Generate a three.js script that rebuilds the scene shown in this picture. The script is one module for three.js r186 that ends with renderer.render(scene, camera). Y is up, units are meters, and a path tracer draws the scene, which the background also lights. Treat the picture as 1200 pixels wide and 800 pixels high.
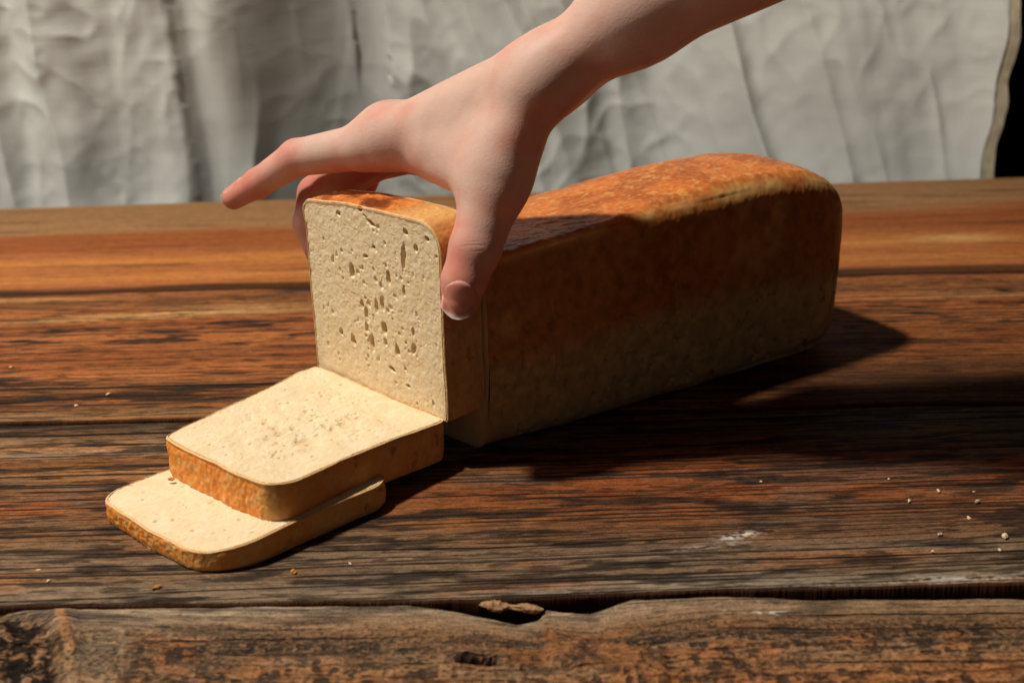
import * as THREE from 'three';

// ---------- camera ----------
const scene = new THREE.Scene();
const camera = new THREE.PerspectiveCamera(31.06, 1.5, 0.02, 20);
camera.position.set(0, 0.2533, 0.6);
camera.rotation.order = 'YXZ';
camera.rotation.set(THREE.MathUtils.degToRad(-22), 0, THREE.MathUtils.degToRad(-1.2));
camera.focus = 0.535;
camera.userData.fStop = 10;

// ---------- exposure and light: one hard studio lamp high on the left, one weak wide panel in front ----------
const renderer = new THREE.WebGLRenderer({ antialias: true });
renderer.toneMapping = THREE.LinearToneMapping;
renderer.toneMappingExposure = 1;
renderer.shadowMap.enabled = true;
scene.background = new THREE.Color(0, 0, 0);
const key = new THREE.SpotLight(0xffffff, 7.0, 0, 0.62, 0.25, 2);
key.color.setRGB(1, 0.93, 0.82);
key.position.set(-0.54, 1.3, 0.12);
key.target.position.set(0.05, 0.03, -0.1);
key.castShadow = true;
key.shadow.mapSize.set(4096, 4096);
key.shadow.radius = 2.6;
scene.add(key, key.target);
const fill = new THREE.RectAreaLight(0xffffff, 0.11, 1.6, 1.6);
fill.color.setRGB(1, 0.9, 0.76);
fill.position.set(0.5, 1.1, 1.5);
fill.lookAt(0, 0, 0);
scene.add(fill);
const side = new THREE.RectAreaLight(0xffffff, 4.6, 0.5, 0.6); // added fill light low on the left, brightens the slice faces
side.color.setRGB(1, 0.92, 0.8);
side.position.set(-1.1, 0.42, 0.16);
side.lookAt(-0.05, 0.06, 0.08);
scene.add(side);

// ---------- helpers ----------
const { sin, cos, abs, min, max, pow, exp, floor, sqrt, hypot, PI, atan2, round, sign } = Math;
const clamp = (x, a = 0, b = 1) => (x < a ? a : x > b ? b : x);
const lerp = (a, b, t) => a + (b - a) * t;
const sstep = (a, b, x) => { const t = clamp((x - a) / (b - a)); return t * t * (3 - 2 * t); };
function rng(seed) { let s = seed >>> 0; return () => { s = (s + 0x6d2b79f5) >>> 0; let t = Math.imul(s ^ (s >>> 15), 1 | s); t = (t + Math.imul(t ^ (t >>> 7), 61 | t)) ^ t; return ((t ^ (t >>> 14)) >>> 0) / 4294967296; }; }
function hash3(i, j, k) { let h = (Math.imul(i, 374761393) + Math.imul(j, 668265263) + Math.imul(k, 1274126177)) | 0; h = Math.imul(h ^ (h >>> 15), 0x2c1b3c6d); h = Math.imul(h ^ (h >>> 12), 0x297a2d39); return ((h ^ (h >>> 15)) >>> 0) / 4294967296; }
const hash2 = (i, j) => hash3(i, j, 0);
function n2(x, y) { // value noise 0..1
  const i = floor(x), j = floor(y), u = x - i, v = y - j, s = u * u * (3 - 2 * u), t = v * v * (3 - 2 * v);
  const a = hash2(i, j), b = hash2(i + 1, j), c = hash2(i, j + 1), d = hash2(i + 1, j + 1);
  return a + (b - a) * s + (c - a) * t + (a - b - c + d) * s * t;
}
function n3(x, y, z) {
  const i = floor(x), j = floor(y), k = floor(z), u = x - i, v = y - j, w = z - k, s = u * u * (3 - 2 * u), t = v * v * (3 - 2 * v), r = w * w * (3 - 2 * w);
  const L = (q) => { const a = hash3(i, j, q), b = hash3(i + 1, j, q), c = hash3(i, j + 1, q), d = hash3(i + 1, j + 1, q); return a + (b - a) * s + (c - a) * t + (a - b - c + d) * s * t; };
  const p = L(k); return p + (L(k + 1) - p) * r;
}
function f2(x, y, o = 4) { let a = 0.5, s = 0, t = 0; for (let i = 0; i < o; i++) { s += a * n2(x, y); t += a; x = x * 2.03 + 11.7; y = y * 2.03 + 5.3; a *= 0.5; } return s / t; }
function f3(x, y, z, o = 3) { let a = 0.5, s = 0, t = 0; for (let i = 0; i < o; i++) { s += a * n3(x, y, z); t += a; x = x * 2.03 + 11.7; y = y * 2.03 + 5.3; z = z * 2.03 + 2.9; a *= 0.5; } return s / t; }
const ridge = (x, y) => 1 - abs(2 * n2(x, y) - 1);
const toSRGB = (c) => 255 * (c <= 0.0031308 ? 12.92 * c : 1.055 * pow(c, 1 / 2.4) - 0.055);
const SR = new Uint8Array(4097); for (let i = 0; i <= 4096; i++) SR[i] = round(clamp(toSRGB((i / 4096) ** 2), 0, 255));
const sr = (c) => SR[round(sqrt(clamp(c)) * 4096)];
const mix3 = (a, b, t) => [a[0] + (b[0] - a[0]) * t, a[1] + (b[1] - a[1]) * t, a[2] + (b[2] - a[2]) * t];
function stops(list, t) { // colour ramp
  if (t <= list[0][0]) return list[0][1];
  for (let i = 1; i < list.length; i++) if (t <= list[i][0]) return mix3(list[i - 1][1], list[i][1], sstep(list[i - 1][0], list[i][0], t));
  return list[list.length - 1][1];
}
function poly(list, x) { // piecewise-linear curve through [x, y] points
  if (x <= list[0][0]) return list[0][1];
  for (let i = 1; i < list.length; i++) if (x <= list[i][0]) return lerp(list[i - 1][1], list[i][1], (x - list[i - 1][0]) / (list[i][0] - list[i - 1][0]));
  return list[list.length - 1][1];
}
const names = new Map();
function numbered(name) { const n = names.get(name) ?? 0; names.set(name, n + 1); return n ? name + '_' + String(n).padStart(3, '0') : name; }
function tag(o, label, category, group) { o.userData.label = label; o.userData.category = category; if (group) o.userData.group = group; return o; }
function thing(name, label, category, pos = [0, 0, 0], group) { const o = new THREE.Group(); o.name = numbered(name); o.position.set(...pos); scene.add(o); return tag(o, label, category, group); }
function mesh(name, geometry, material, parent) { const m = new THREE.Mesh(geometry, material); m.name = name; m.castShadow = m.receiveShadow = true; parent.add(m); return m; }
function geo(pos, idx, { uv, col } = {}) {
  const g = new THREE.BufferGeometry();
  g.setAttribute('position', new THREE.BufferAttribute(pos instanceof Float32Array ? pos : new Float32Array(pos), 3));
  if (uv) g.setAttribute('uv', new THREE.BufferAttribute(uv instanceof Float32Array ? uv : new Float32Array(uv), 2));
  if (col) g.setAttribute('color', new THREE.BufferAttribute(col instanceof Float32Array ? col : new Float32Array(col), 3));
  g.setIndex(new THREE.BufferAttribute(idx instanceof Uint32Array ? idx : new Uint32Array(idx), 1));
  g.computeVertexNormals();
  return g;
}
function gridIndex(nx, ny, flip) { // nx * ny vertices, row by row
  const idx = new Uint32Array((nx - 1) * (ny - 1) * 6); let k = 0;
  for (let j = 0; j < ny - 1; j++) for (let i = 0; i < nx - 1; i++) {
    const a = j * nx + i, b = a + 1, c = a + nx, d = c + 1;
    if (flip) { idx[k++] = a; idx[k++] = b; idx[k++] = c; idx[k++] = b; idx[k++] = d; idx[k++] = c; }
    else { idx[k++] = a; idx[k++] = c; idx[k++] = b; idx[k++] = b; idx[k++] = c; idx[k++] = d; }
  }
  return idx;
}
function tex(data, w, h, srgb, wrap = THREE.ClampToEdgeWrapping) {
  const t = new THREE.DataTexture(data, w, h, THREE.RGBAFormat);
  t.magFilter = THREE.LinearFilter; t.minFilter = THREE.LinearMipmapLinearFilter; t.generateMipmaps = true;
  t.wrapS = t.wrapT = wrap; t.anisotropy = 8;
  if (srgb) t.colorSpace = THREE.SRGBColorSpace;
  t.needsUpdate = true; return t;
}


// ---------- the table: four weathered planks ----------
const HALF = 0.66, KX = 2.3, SK = Math.sinh(KX);
const xOf = (t) => HALF * Math.sinh(KX * (2 * t - 1)) / SK; // finer towards the middle of the board
const C = { tan: [0.25, 0.13, 0.056], red: [0.26, 0.078, 0.023], orange: [0.44, 0.165, 0.042], brown: [0.19, 0.075, 0.026], grey: [0.22, 0.15, 0.09], slate: [0.11, 0.09, 0.065], char: [0.022, 0.016, 0.013], dark: [0.06, 0.024, 0.01], rust: [0.35, 0.118, 0.036], pale: [0.5, 0.27, 0.1], straw: [0.33, 0.19, 0.085] };
const table = thing('wooden_table', 'weathered reddish brown plank table under the bread', 'table');
// board edges as z along x; a gap runs between one board's front and the next board's back edge
const E4b = (x) => -0.3405 - 0.0346 * x + 0.0022 * n2(x * 9 + 3, 5) ;
const E34 = (x) => -0.1242 - 0.005 * x + 0.0016 * (n2(x * 14, 9) - 0.5);
const E23pts = [[-0.9, 0.072], [-0.2472, 0.0645], [-0.2058, 0.0656], [-0.1691, 0.0645], [-0.0007, 0.067], [0.1882, 0.0647], [0.2449, 0.0665], [0.9, 0.03]];
const E23 = (x) => poly(E23pts, x) + 0.0007 * (n2(x * 40, 2) - 0.5);
const E12f = [[-0.9, 0.214], [-0.1884, 0.2197], [-0.1135, 0.2214], [-0.0639, 0.2216], [-0.0143, 0.2229], [0.0104, 0.2221], [0.0353, 0.2209], [0.0758, 0.2196], [0.1099, 0.2198], [0.185, 0.2187], [0.9, 0.208]];
const E12b = [[-0.9, 0.216], [-0.1883, 0.2201], [-0.1134, 0.2217], [-0.0638, 0.2219], [-0.039, 0.2228], [-0.0235, 0.2252], [-0.0096, 0.2284], [-0.0005, 0.2313], [0.0077, 0.2301], [0.0103, 0.2243], [0.0164, 0.2267], [0.026, 0.2291], [0.0356, 0.2247], [0.0413, 0.2227], [0.0754, 0.2218], [0.1089, 0.2241], [0.1817, 0.2268], [0.9, 0.226]];
const edge12f = (x) => poly(E12f, x) + 0.0008 * (f2(x * 90, 3, 2) - 0.5);
const edge12b = (x) => poly(E12b, x) + 0.0016 * (f2(x * 120, 7, 3) - 0.5);

const bump1 = (x, z, cx, cz, rx, rz) => exp(-(((x - cx) / rx) ** 2) - ((z - cz) / rz) ** 2);
// grain: returns [darkness of grain lines 0..1, fine fibre -1..1, blotch 0..1]
// separate dark growth lines: each with its own place, width and breaks along the board
function lines(x, w, gap, wide, seed) {
  const u = w / gap, k = floor(u); let m = 0;
  for (let q = k - 1; q <= k + 1; q++) {
    const h = hash2(q, seed * 7 + 1), g = hash2(q, seed * 7 + 2), on = sstep(0.36, 0.52, n2(x * (4 + 9 * g) + 31 * h, q * 1.7 + seed));
    if (on === 0) continue;
    const c = q + 0.5 + 0.8 * (h - 0.5) + 0.22 * (n2(x * 11 + 9 * g, q) - 0.5) + 0.06 * (n2(x * 90, q + 0.5) - 0.5), t = wide * (0.25 + 0.9 * g * g) * (0.55 + 0.9 * n2(x * 130, q * 3.1)) * (0.4 + 0.6 * on);
    m = max(m, on * sstep(t, t * 0.35, abs(u - c) * gap));
  }
  return m;
}
// grain: [growth lines, fine fibre, blotch, warped depth, hairlines, flecks]
function grain(x, z, seed, freq, lineW) {
  const w = z + 0.006 * (f2(x * 3.1 + seed, z * 9, 2) - 0.5) + 0.0016 * (n2(x * 17, z * 60 + seed) - 0.5);
  const l = lines(x, w, 0.55 / freq, 0.001, round(seed * 10));
  const tx = hash2(floor(x * 2600), floor(z * 6000)) - 0.5;
  const fib = (n2(x * 75 + seed, w * 1300) - 0.5) * 0.6 + (n2(x * 190, w * 3000) - 0.5) * 0.8 + (n2(x * 620, w * 2600 + 3) - 0.5) * 0.8 + (n2(x * 260, w * 700 + 3) - 0.5) * 0.5 + 0.75 * tx;
  const th = 0.9 * lines(x, w + 0.003, 0.0021, 0.00034, round(seed * 10) + 3);
  const fl = sstep(0.6, 0.7, f2(x * 70 + seed, w * 480, 3));
  return [l, fib, f2(x * 11 + seed * 2, w * 46, 3), w, th, fl];
}
const blend = (c, d, t) => { t = clamp(t); c[0] += (d[0] - c[0]) * t; c[1] += (d[1] - c[1]) * t; c[2] += (d[2] - c[2]) * t; };
const scale3 = (c, k) => { c[0] *= k; c[1] *= k; c[2] *= k; };

// each plank: colour and fine relief (0..1, 0.5 = level) at (x, z), v = 0 back edge .. 1 front edge
const R4 = [[0, C.tan], [0.1, C.tan], [0.3, [0.27, 0.14, 0.06]], [0.4, C.red], [0.52, C.red], [0.62, C.rust], [0.7, C.orange], [0.8, C.rust], [0.88, C.orange], [0.96, C.rust], [1, C.dark]];
function plankFour(x, z, v) {
  const [l, fib, bl, w, th, fl] = grain(x, z, 4.1, 90, 0.8);
  const vv = v + 0.12 * (f2(x * 5, z * 14 + 3, 2) - 0.5) + 0.05 * (bl - 0.5);
  const c = stops(R4, vv).slice();
  blend(c, C.red, sstep(0.15, 0.5, x) * 0.45 * sstep(0.35, 0.5, vv)); 
  blend(c, C.dark, 0.7 * l * (0.5 + 0.5 * sstep(0.3, 0.5, vv)));
  blend(c, C.dark, 0.55 * sstep(0.62, 0.8, f2(x * 8 + 2, w * 120, 3)));
  const kn = bump1(x, z, 0.3032, -0.199, 0.03, 0.007) * (0.6 + 0.6 * n2(x * 90, z * 300)), k2 = bump1(x, z, 0.3006, -0.1914, 0.085, 0.0035);
  blend(c, C.dark, 0.4 * th * sstep(0.3, 0.6, vv));
  blend(c, C.pale, 1.1 * kn + 0.5 * k2 * n2(x * 40, z * 500));
  scale3(c, max(0.2, 1 + 0.4 * fib));
  return [c, 0.5 + 0.3 * fib - 0.4 * max(l, 0.5 * th)];
}
const R3 = [[0, C.dark], [0.03, C.rust], [0.1, C.brown], [0.2, C.rust], [0.3, C.red], [0.42, C.rust], [0.55, C.red], [0.68, C.rust], [0.78, C.brown], [0.86, C.dark], [0.93, C.brown], [0.97, C.tan], [1, C.tan]];
function plankThree(x, z, v) {
  const [l, fib, bl, w, th, fl] = grain(x, z, 7.7, 120, 0.78);
  const vv = v + 0.07 * (f2(x * 6 + 8, z * 18, 2) - 0.5) + 0.06 * (bl - 0.5);
  const c = stops(R3, vv).slice();
  const ch = f2(x * 26, w * 150 + 4, 4), chz = bump1(v, 0, 0.36, 0, 0.12, 1) + bump1(v, 0, 0.8, 0, 0.1, 1) + 0.35;
  blend(c, C.char, 0.95 * sstep(0.53, 0.64, ch) * min(1, chz));
  blend(c, C.rust, 0.6 * sstep(0.5, 0.7, f2(x * 34 + 7, w * 190, 3)));
  // pale resin streaks behind the slices, pale knot streak on the right
  const s1 = bump1(x, z + 0.07 * (x + 0.2), -0.2058, -0.0787, 0.085, 0.0052), s2 = bump1(x, z, -0.1423, -0.0893, 0.05, 0.006), s3 = bump1(x, z, -0.3032, -0.111, 0.05, 0.003), s4 = bump1(x, z, 0.2796, -0.0858, 0.06, 0.006);
  blend(c, C.pale, 1.15 * s1 * (0.35 + 0.9 * n2(x * 25, w * 420)) + 1.0 * s2 * (0.3 + 0.9 * n2(x * 30, w * 420)) + 0.7 * s3 + 0.55 * s4 * (0.4 + n2(x * 40, w * 400)));
  blend(c, C.char, 0.95 * bump1(x, z, 0.2969, -0.0938, 0.006, 0.005) + 0.9 * sstep(0.55, 0.8, n2(x * 9, 3)) * bump1(v, 0, 0.02, 0, 0.03, 1));
  blend(c, C.char, 0.9 * max(l, 0.8 * th, 0.75 * fl));
  // long cracks near the front edge
  let crack = 0;
  for (const [q, wd, g0] of [[0.79, 0.0011, 0.42], [0.885, 0.0012, 0.3], [0.935, 0.0009, 0.42], [0.845, 0.0008, 0.5]]) {
    const dz = abs(v - q - 0.02 * (f2(x * 5 + q * 40, 1, 2) - 0.5) - 0.004 * (n2(x * 60, q * 9) - 0.5)) * 0.18;
    crack = max(crack, sstep(wd, wd * 0.35, dz) * sstep(g0, g0 + 0.12, n2(x * 8 + q * 30, q * 7)));
  }
  blend(c, [0.008, 0.005, 0.004], crack);
  blend(c, C.dark, (0.4 + 0.4 * sstep(0.6, 0.85, v)) * sstep(0.05, 0.18, x) * sstep(0.3, 0.6, v));  // dark wood at the right front, with shade beside the loaf painted in
  scale3(c, max(0.15, 1 + 0.6 * fib));
  return [c, 0.55 + 0.3 * fib - 0.4 * max(l, 0.8 * th, 0.5 * fl) - 0.55 * crack - 0.2 * sstep(0.56, 0.68, ch)];
}
const R2 = [[0, C.dark], [0.03, [0.08, 0.038, 0.018]], [0.09, [0.12, 0.06, 0.028]], [0.16, [0.33, 0.19, 0.09]], [0.2, [0.29, 0.18, 0.1]], [0.26, C.brown], [0.34, [0.29, 0.135, 0.052]], [0.42, C.brown], [0.52, [0.26, 0.085, 0.028]], [0.62, [0.19, 0.08, 0.03]], [0.72, [0.19, 0.105, 0.052]], [0.8, [0.2, 0.13, 0.078]], [0.86, [0.19, 0.11, 0.058]], [0.93, [0.22, 0.15, 0.095]], [1, C.grey]];
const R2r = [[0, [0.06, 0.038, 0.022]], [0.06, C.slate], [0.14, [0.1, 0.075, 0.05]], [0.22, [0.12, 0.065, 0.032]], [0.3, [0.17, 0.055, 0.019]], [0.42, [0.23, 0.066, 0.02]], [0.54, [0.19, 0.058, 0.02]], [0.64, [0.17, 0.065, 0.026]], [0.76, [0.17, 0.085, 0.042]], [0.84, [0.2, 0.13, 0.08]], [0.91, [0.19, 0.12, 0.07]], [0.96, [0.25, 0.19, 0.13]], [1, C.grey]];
function plankTwo(x, z, v) {
  const [l, fib, bl, w, th, fl] = grain(x, z + 0.025 * x, 2.3, 150, 0.74);
  const vv = v + 0.16 * x * sstep(0.1, 0.4, v) * (1 - v) + 0.05 * (f2(x * 5 + 1, z * 20, 2) - 0.5) + 0.05 * (bl - 0.5);
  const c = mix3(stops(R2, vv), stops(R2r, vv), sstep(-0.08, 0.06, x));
  blend(c, C.rust, 0.4 * sstep(0.55, 0.72, f2(x * 15 + 3, w * 90, 3)));
  blend(c, C.slate, 0.45 * sstep(0.5, 0.7, f2(x * 17 + 9, w * 75 + 4, 3)));
  blend(c, C.char, 0.8 * sstep(0.55, 0.68, f2(x * 30, w * 210 + 4, 4)));
  blend(c, [0.017, 0.011, 0.008], 0.96 * max(l, 0.85 * th, 0.7 * fl));
  let crack = 0;
  for (const [q, wd, g0] of [[0.07, 0.001, 0.3], [0.64, 0.0006, 0.4], [0.87, 0.0007, 0.4], [0.52, 0.0005, 0.45], [0.4, 0.0006, 0.42], [0.76, 0.0006, 0.4], [0.3, 0.0006, 0.45]]) {
    const dz = abs(v - q - 0.02 * (f2(x * 4 + q * 40, 1, 2) - 0.5) + 0.12 * x * 0.5) * 0.155;
    crack = max(crack, sstep(wd, wd * 0.35, dz) * sstep(g0, g0 + 0.12, n2(x * 9 + q * 30, q * 7)));
  }
  blend(c, [0.008, 0.005, 0.004], crack);
  // flour smears
  const sm = (bump1(x, z + 0.25 * (x - [0.0875, 0.1819][0]), 0.0875, 0.1819, 0.008, 0.0022) + 0.5 * bump1(x, z + 0.15 * (x - [0.0761, 0.1885][0]), 0.0761, 0.1885, 0.013, 0.0014) + 1.0 * bump1(x, z, 0.1644, 0.2151, 0.016, 0.0013) + 0.3 * bump1(x, z, 0.1417, 0.2176, 0.04, 0.0013)) * sstep(0.35, 0.68, n2(x * 700, z * 900) * 0.5 + n2(x * 130, z * 600) * 0.5);
  blend(c, [0.62, 0.56, 0.48], 1.2 * sm);
  scale3(c, max(0.15, 1 + 0.62 * fib));
  return [c, 0.55 + 0.3 * fib - 0.42 * max(l, 0.8 * th, 0.5 * fl) - 0.5 * crack + 0.15 * sm];
}
const HOLE = [-0.0131, 0.2566], KNOT = [-0.1635, 0.2648], RIDGE = [-0.1616, 0.2438], SWIRL = [-0.1435, 0.2564], CHUNK = [0.0185, 0.2563];
const R1 = [[0, [0.32, 0.23, 0.15]], [0.08, [0.28, 0.185, 0.115]], [0.2, [0.27, 0.16, 0.09]], [0.32, [0.2, 0.105, 0.052]], [0.42, [0.16, 0.09, 0.048]], [0.55, [0.28, 0.155, 0.08]], [0.68, [0.31, 0.145, 0.062]], [0.8, [0.37, 0.15, 0.055]], [1, [0.26, 0.13, 0.065]]];
const chunkIn = (x, z) => sstep(-0.0016, 0.0012, min(min(x - CHUNK[0] + 0.009 + 0.004 * (n2(z * 300, 3) - 0.5), 0.03 - (x - CHUNK[0]) ), 0.0075 - abs(z - CHUNK[1] - 0.32 * (x - CHUNK[0] - 0.006)) + 0.01 * (f2(x * 110, z * 130, 3) - 0.5)));
function plankOne(x, z, v) {
  // the grain swings round the rotten knot on the left and the torn spot in the middle
  const kd = hypot((x - KNOT[0]) * 0.8, z - KNOT[1]), kz = z - 0.012 * exp(-((kd / 0.04) ** 2)) * sign(z - KNOT[1] - 0.004) - 0.008 * bump1(x, z, CHUNK[0] + 0.01, CHUNK[1] - 0.012, 0.03, 0.014);
  const [l, fib, bl, w, th, fl] = grain(x, kz, 9.4, 120, 0.8);
  const V = (z - edge12b(x)) / 0.06, vv = (V > 1 ? 0.65 + 0.35 * sin(V * 3) ** 2 : V) + 0.16 * (f2(x * 6 + 1, z * 40, 2) - 0.5) + 0.14 * (bl - 0.5) + 0.35 * clamp(x, -0.1, 0.15);
  const c = stops(R1, vv).slice();
  blend(c, C.rust, 0.55 * sstep(0.5, 0.75, f2(x * 60 + 3, w * 130, 3)) * sstep(0.2, 0.4, V));
  // blocky weathered checks across the grain
  const bq = n2(x * 470, z * 230) * n2(x * 160 + 9, z * 760) * 1.3 + 0.5 * n2(x * 300 + 4, z * 430) * n2(x * 700, z * 900), blk = sstep(0.42, 0.62, bq) * sstep(0.2, 0.42, V + 0.5 * (f2(x * 14, z * 40, 2) - 0.5)) * sstep(0.34, 0.5, f2(x * 22 + 7, z * 75, 3));
  blend(c, [0.03, 0.022, 0.016], 0.88 * blk);
  blend(c, [0.05, 0.04, 0.03], 0.6 * sstep(0.56, 0.72, f2(x * 28, w * 150 + 4, 4)));
  blend(c, [0.014, 0.01, 0.008], 0.88 * max(l * 0.7, 0.7 * th, 0.6 * fl));
  let crack = 0;
  for (const [q, wd, x0, x1] of [[0.085, 0.0005, 0.06, 0.4], [0.045, 0.0005, 0.09, 0.4], [0.16, 0.0005, 0.08, 0.4], [0.215, 0.0006, -0.15, -0.02], [0.09, 0.0005, -0.14, -0.03]]) {
    const dz = abs(v - q - 0.012 * (f2(x * 5 + q * 40, 1, 2) - 0.5)) * 0.24;
    crack = max(crack, sstep(wd, wd * 0.35, dz) * sstep(x0, x0 + 0.02, x) * sstep(x1, x1 - 0.02, x));
  }
  // rotten knot, tan rim, grey swirl
  const rot = sstep(0.0, 0.006, RIDGE[0] + 0.003 + 0.4 * (z - RIDGE[1]) - x) * sstep(-0.004, 0.004, z - RIDGE[1] + 0.014 + 0.5 * (RIDGE[0] - x) * 0.7) ;
  const crumb = f2(x * 260, z * 420, 3);
  blend(c, mix3([0.014, 0.009, 0.006], [0.24, 0.13, 0.07], sstep(0.46, 0.66, crumb)), rot);
  const rimD = abs(x - RIDGE[0] - 0.0055 - 0.42 * (z - RIDGE[1]) + 0.002 * (n2(z * 200, 4) - 0.5)), rim = sstep(0.0026, 0.0012, rimD) * sstep(-0.024, -0.02, z - RIDGE[1]) * sstep(0.05, 0.04, z - RIDGE[1]);
  blend(c, [0.34, 0.17, 0.075], 0.85 * rim);
  const sw = hypot(x - SWIRL[0], (z - SWIRL[1]) * 0.6), swr = sstep(0.014, 0.009, sw);
  blend(c, mix3([0.06, 0.045, 0.03], [0.34, 0.27, 0.17], n2(sw * 700 + 2 * n2(x * 200, z * 200), atan2(z - SWIRL[1], x - SWIRL[0]) * 2)), 0.5 * swr);
  const ck = chunkIn(x, z);
  blend(c, mix3([0.28, 0.115, 0.045], [0.1, 0.052, 0.028], sstep(0.45, 0.7, f2(x * 130, z * 200, 3))), 0.92 * ck);
  const hole = sstep(1.05, 0.75, hypot((x - HOLE[0]) / 0.008, (z - HOLE[1] - 0.1 * (x - HOLE[0])) / 0.003) + 0.35 * (n2(x * 300, z * 300) - 0.5));
  blend(c, [0.004, 0.003, 0.003], max(hole, crack));
  const sm = (0.9 * bump1(x, z, 0.0901, 0.233, 0.008, 0.0012) + bump1(x, z, 0.0735, 0.2298, 0.0012, 0.001)) * sstep(0.4, 0.62, n2(x * 500, z * 900));
  blend(c, [0.62, 0.57, 0.5], sm);
  const pit = sstep(0.6, 0.8, n2(x * 850, z * 1300)) * sstep(0.1, 0.3, V), orangeFleck = sstep(0.66, 0.85, n2(x * 700 + 9, z * 1100 + 4)) * sstep(0.1, 0.3, V);  // dark pits and bright orange flecks in the wood
  blend(c, [0.02, 0.014, 0.01], 0.6 * pit); blend(c, [0.36, 0.18, 0.085], 0.45 * orangeFleck);
  scale3(c, max(0.15, 1 + 0.6 * fib));
  return [c, 0.55 - 0.2 * pit + 0.15 * orangeFleck + 0.3 * fib - 0.35 * max(l, 0.7 * th, 0.5 * fl) - 0.5 * crack - 0.5 * blk + rot * (crumb - 0.5) * 0.8 + 0.15 * rim + swr * 0.2 * (n2(sw * 700, 3) - 0.5)];
}
// broad relief in metres
const lowFour = (x, z) => 0.0007 * (f2(x * 5, z * 40, 2) - 0.5);
const lowThree = (x, z) => 0.0012 * (f2(x * 7 + 3, z * 60, 3) - 0.5) - 0.0012 * bump1(x, z, 0.2969, -0.0938, 0.006, 0.005);
const lowTwo = (x, z) => 0.0014 * (f2(x * 8 + 9, z * 80, 3) - 0.5);
function lowOne(x, z) {
  const rot = sstep(0.0, 0.006, RIDGE[0] + 0.003 + 0.4 * (z - RIDGE[1]) - x) * sstep(-0.004, 0.004, z - RIDGE[1] + 0.014 + 0.5 * (RIDGE[0] - x) * 0.7);
  const hole = sstep(1.05, 0.7, hypot((x - HOLE[0]) / 0.008, (z - HOLE[1] - 0.1 * (x - HOLE[0])) / 0.003) + 0.3 * (n2(x * 300, z * 300) - 0.5));
  const rim = sstep(0.006, 0.002, abs(x - RIDGE[0] - 0.0055 - 0.42 * (z - RIDGE[1]))) * sstep(-0.024, -0.02, z - RIDGE[1]);
  return 0.0018 * (f2(x * 8 + 2, z * 70, 3) - 0.5) - 0.007 * hole + rot * (-0.0035 + 0.008 * (f2(x * 170, z * 260, 3) - 0.5)) + 0.0012 * rim + 0.0022 * chunkIn(x, z) + 0.0022 * (f2(x * 140, z * 300, 2) - 0.5) * sstep(0.02, 0.05, z - edge12b(x))
    - 0.003 * sstep(0.01, 0.002, z - edge12b(x)) * bump1(x, 0, [-0.0021, 0.237][0], 0, 0.02, 1);
}
const TOPY = [0, 0, 0, -0.0006];
function plank(back, front, paint, low, tw, th, top, bumpScale) {
  const cd = new Uint8Array(tw * th * 4), bd = new Uint8Array(tw * th * 4);
  for (let i = 0; i < tw; i++) {
    const x = xOf((i + 0.5) / tw), zb = back(x), zf = front(x);
    for (let j = 0; j < th; j++) {
      const v = (j + 0.5) / th, [c, h] = paint(x, lerp(zb, zf, v), v), ed = min(v, 1 - v) * (zf - zb), k = (j * tw + i) * 4;
      blend(c, [0.05, 0.018, 0.008], 0.9 * sstep(0.0008, 0.0003, ed));
      cd[k] = sr(c[0]); cd[k + 1] = sr(c[1]); cd[k + 2] = sr(c[2]); cd[k + 3] = 255;
      bd[k] = bd[k + 1] = bd[k + 2] = 255 * clamp(h); bd[k + 3] = 255;
    }
  }
  const m = new THREE.MeshPhysicalMaterial({ map: tex(cd, tw, th, true), bumpMap: tex(bd, tw, th, false), bumpScale, roughness: 0.7, specularIntensity: 0.13 });
  const nx = 560, nv = 150, pos = [], uv = [];
  const drop = [[0.0, 0.03], [0.0, 0.006], [0.0003, 0.0014], [0.001, 0.0004]]; // edge profile: inset, depth
  for (let j = 0; j < nv; j++) for (let i = 0; i < nx; i++) {
    const t = i / (nx - 1), x = xOf(t), zb = back(x), zf = front(x);
    let z, y, v;
    if (j < 4) { z = zb + drop[j][0] + (j < 2 ? 0.0006 * (n2(x * 200, j) - 0.5) : 0); y = -drop[j][1]; v = 0.0005; }
    else if (j >= nv - 4) { const d = drop[nv - 1 - j]; z = zf - d[0] + (j >= nv - 2 ? 0.0006 * (n2(x * 200, j) - 0.5) : 0); y = -d[1]; v = 0.9995; }
    else { const s = (j - 4) / (nv - 9); z = lerp(zb + 0.002, zf - 0.002, s); y = 0; v = (z - zb) / (zf - zb); }
    const f = j < 2 || j >= nv - 2 ? 0 : 1;
    pos.push(x, top + y + f * low(x, z), z); uv.push(t, v);
  }
  return mesh(numbered('plank'), geo(pos, gridIndex(nx, nv), { uv }), m, table);
}

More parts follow.
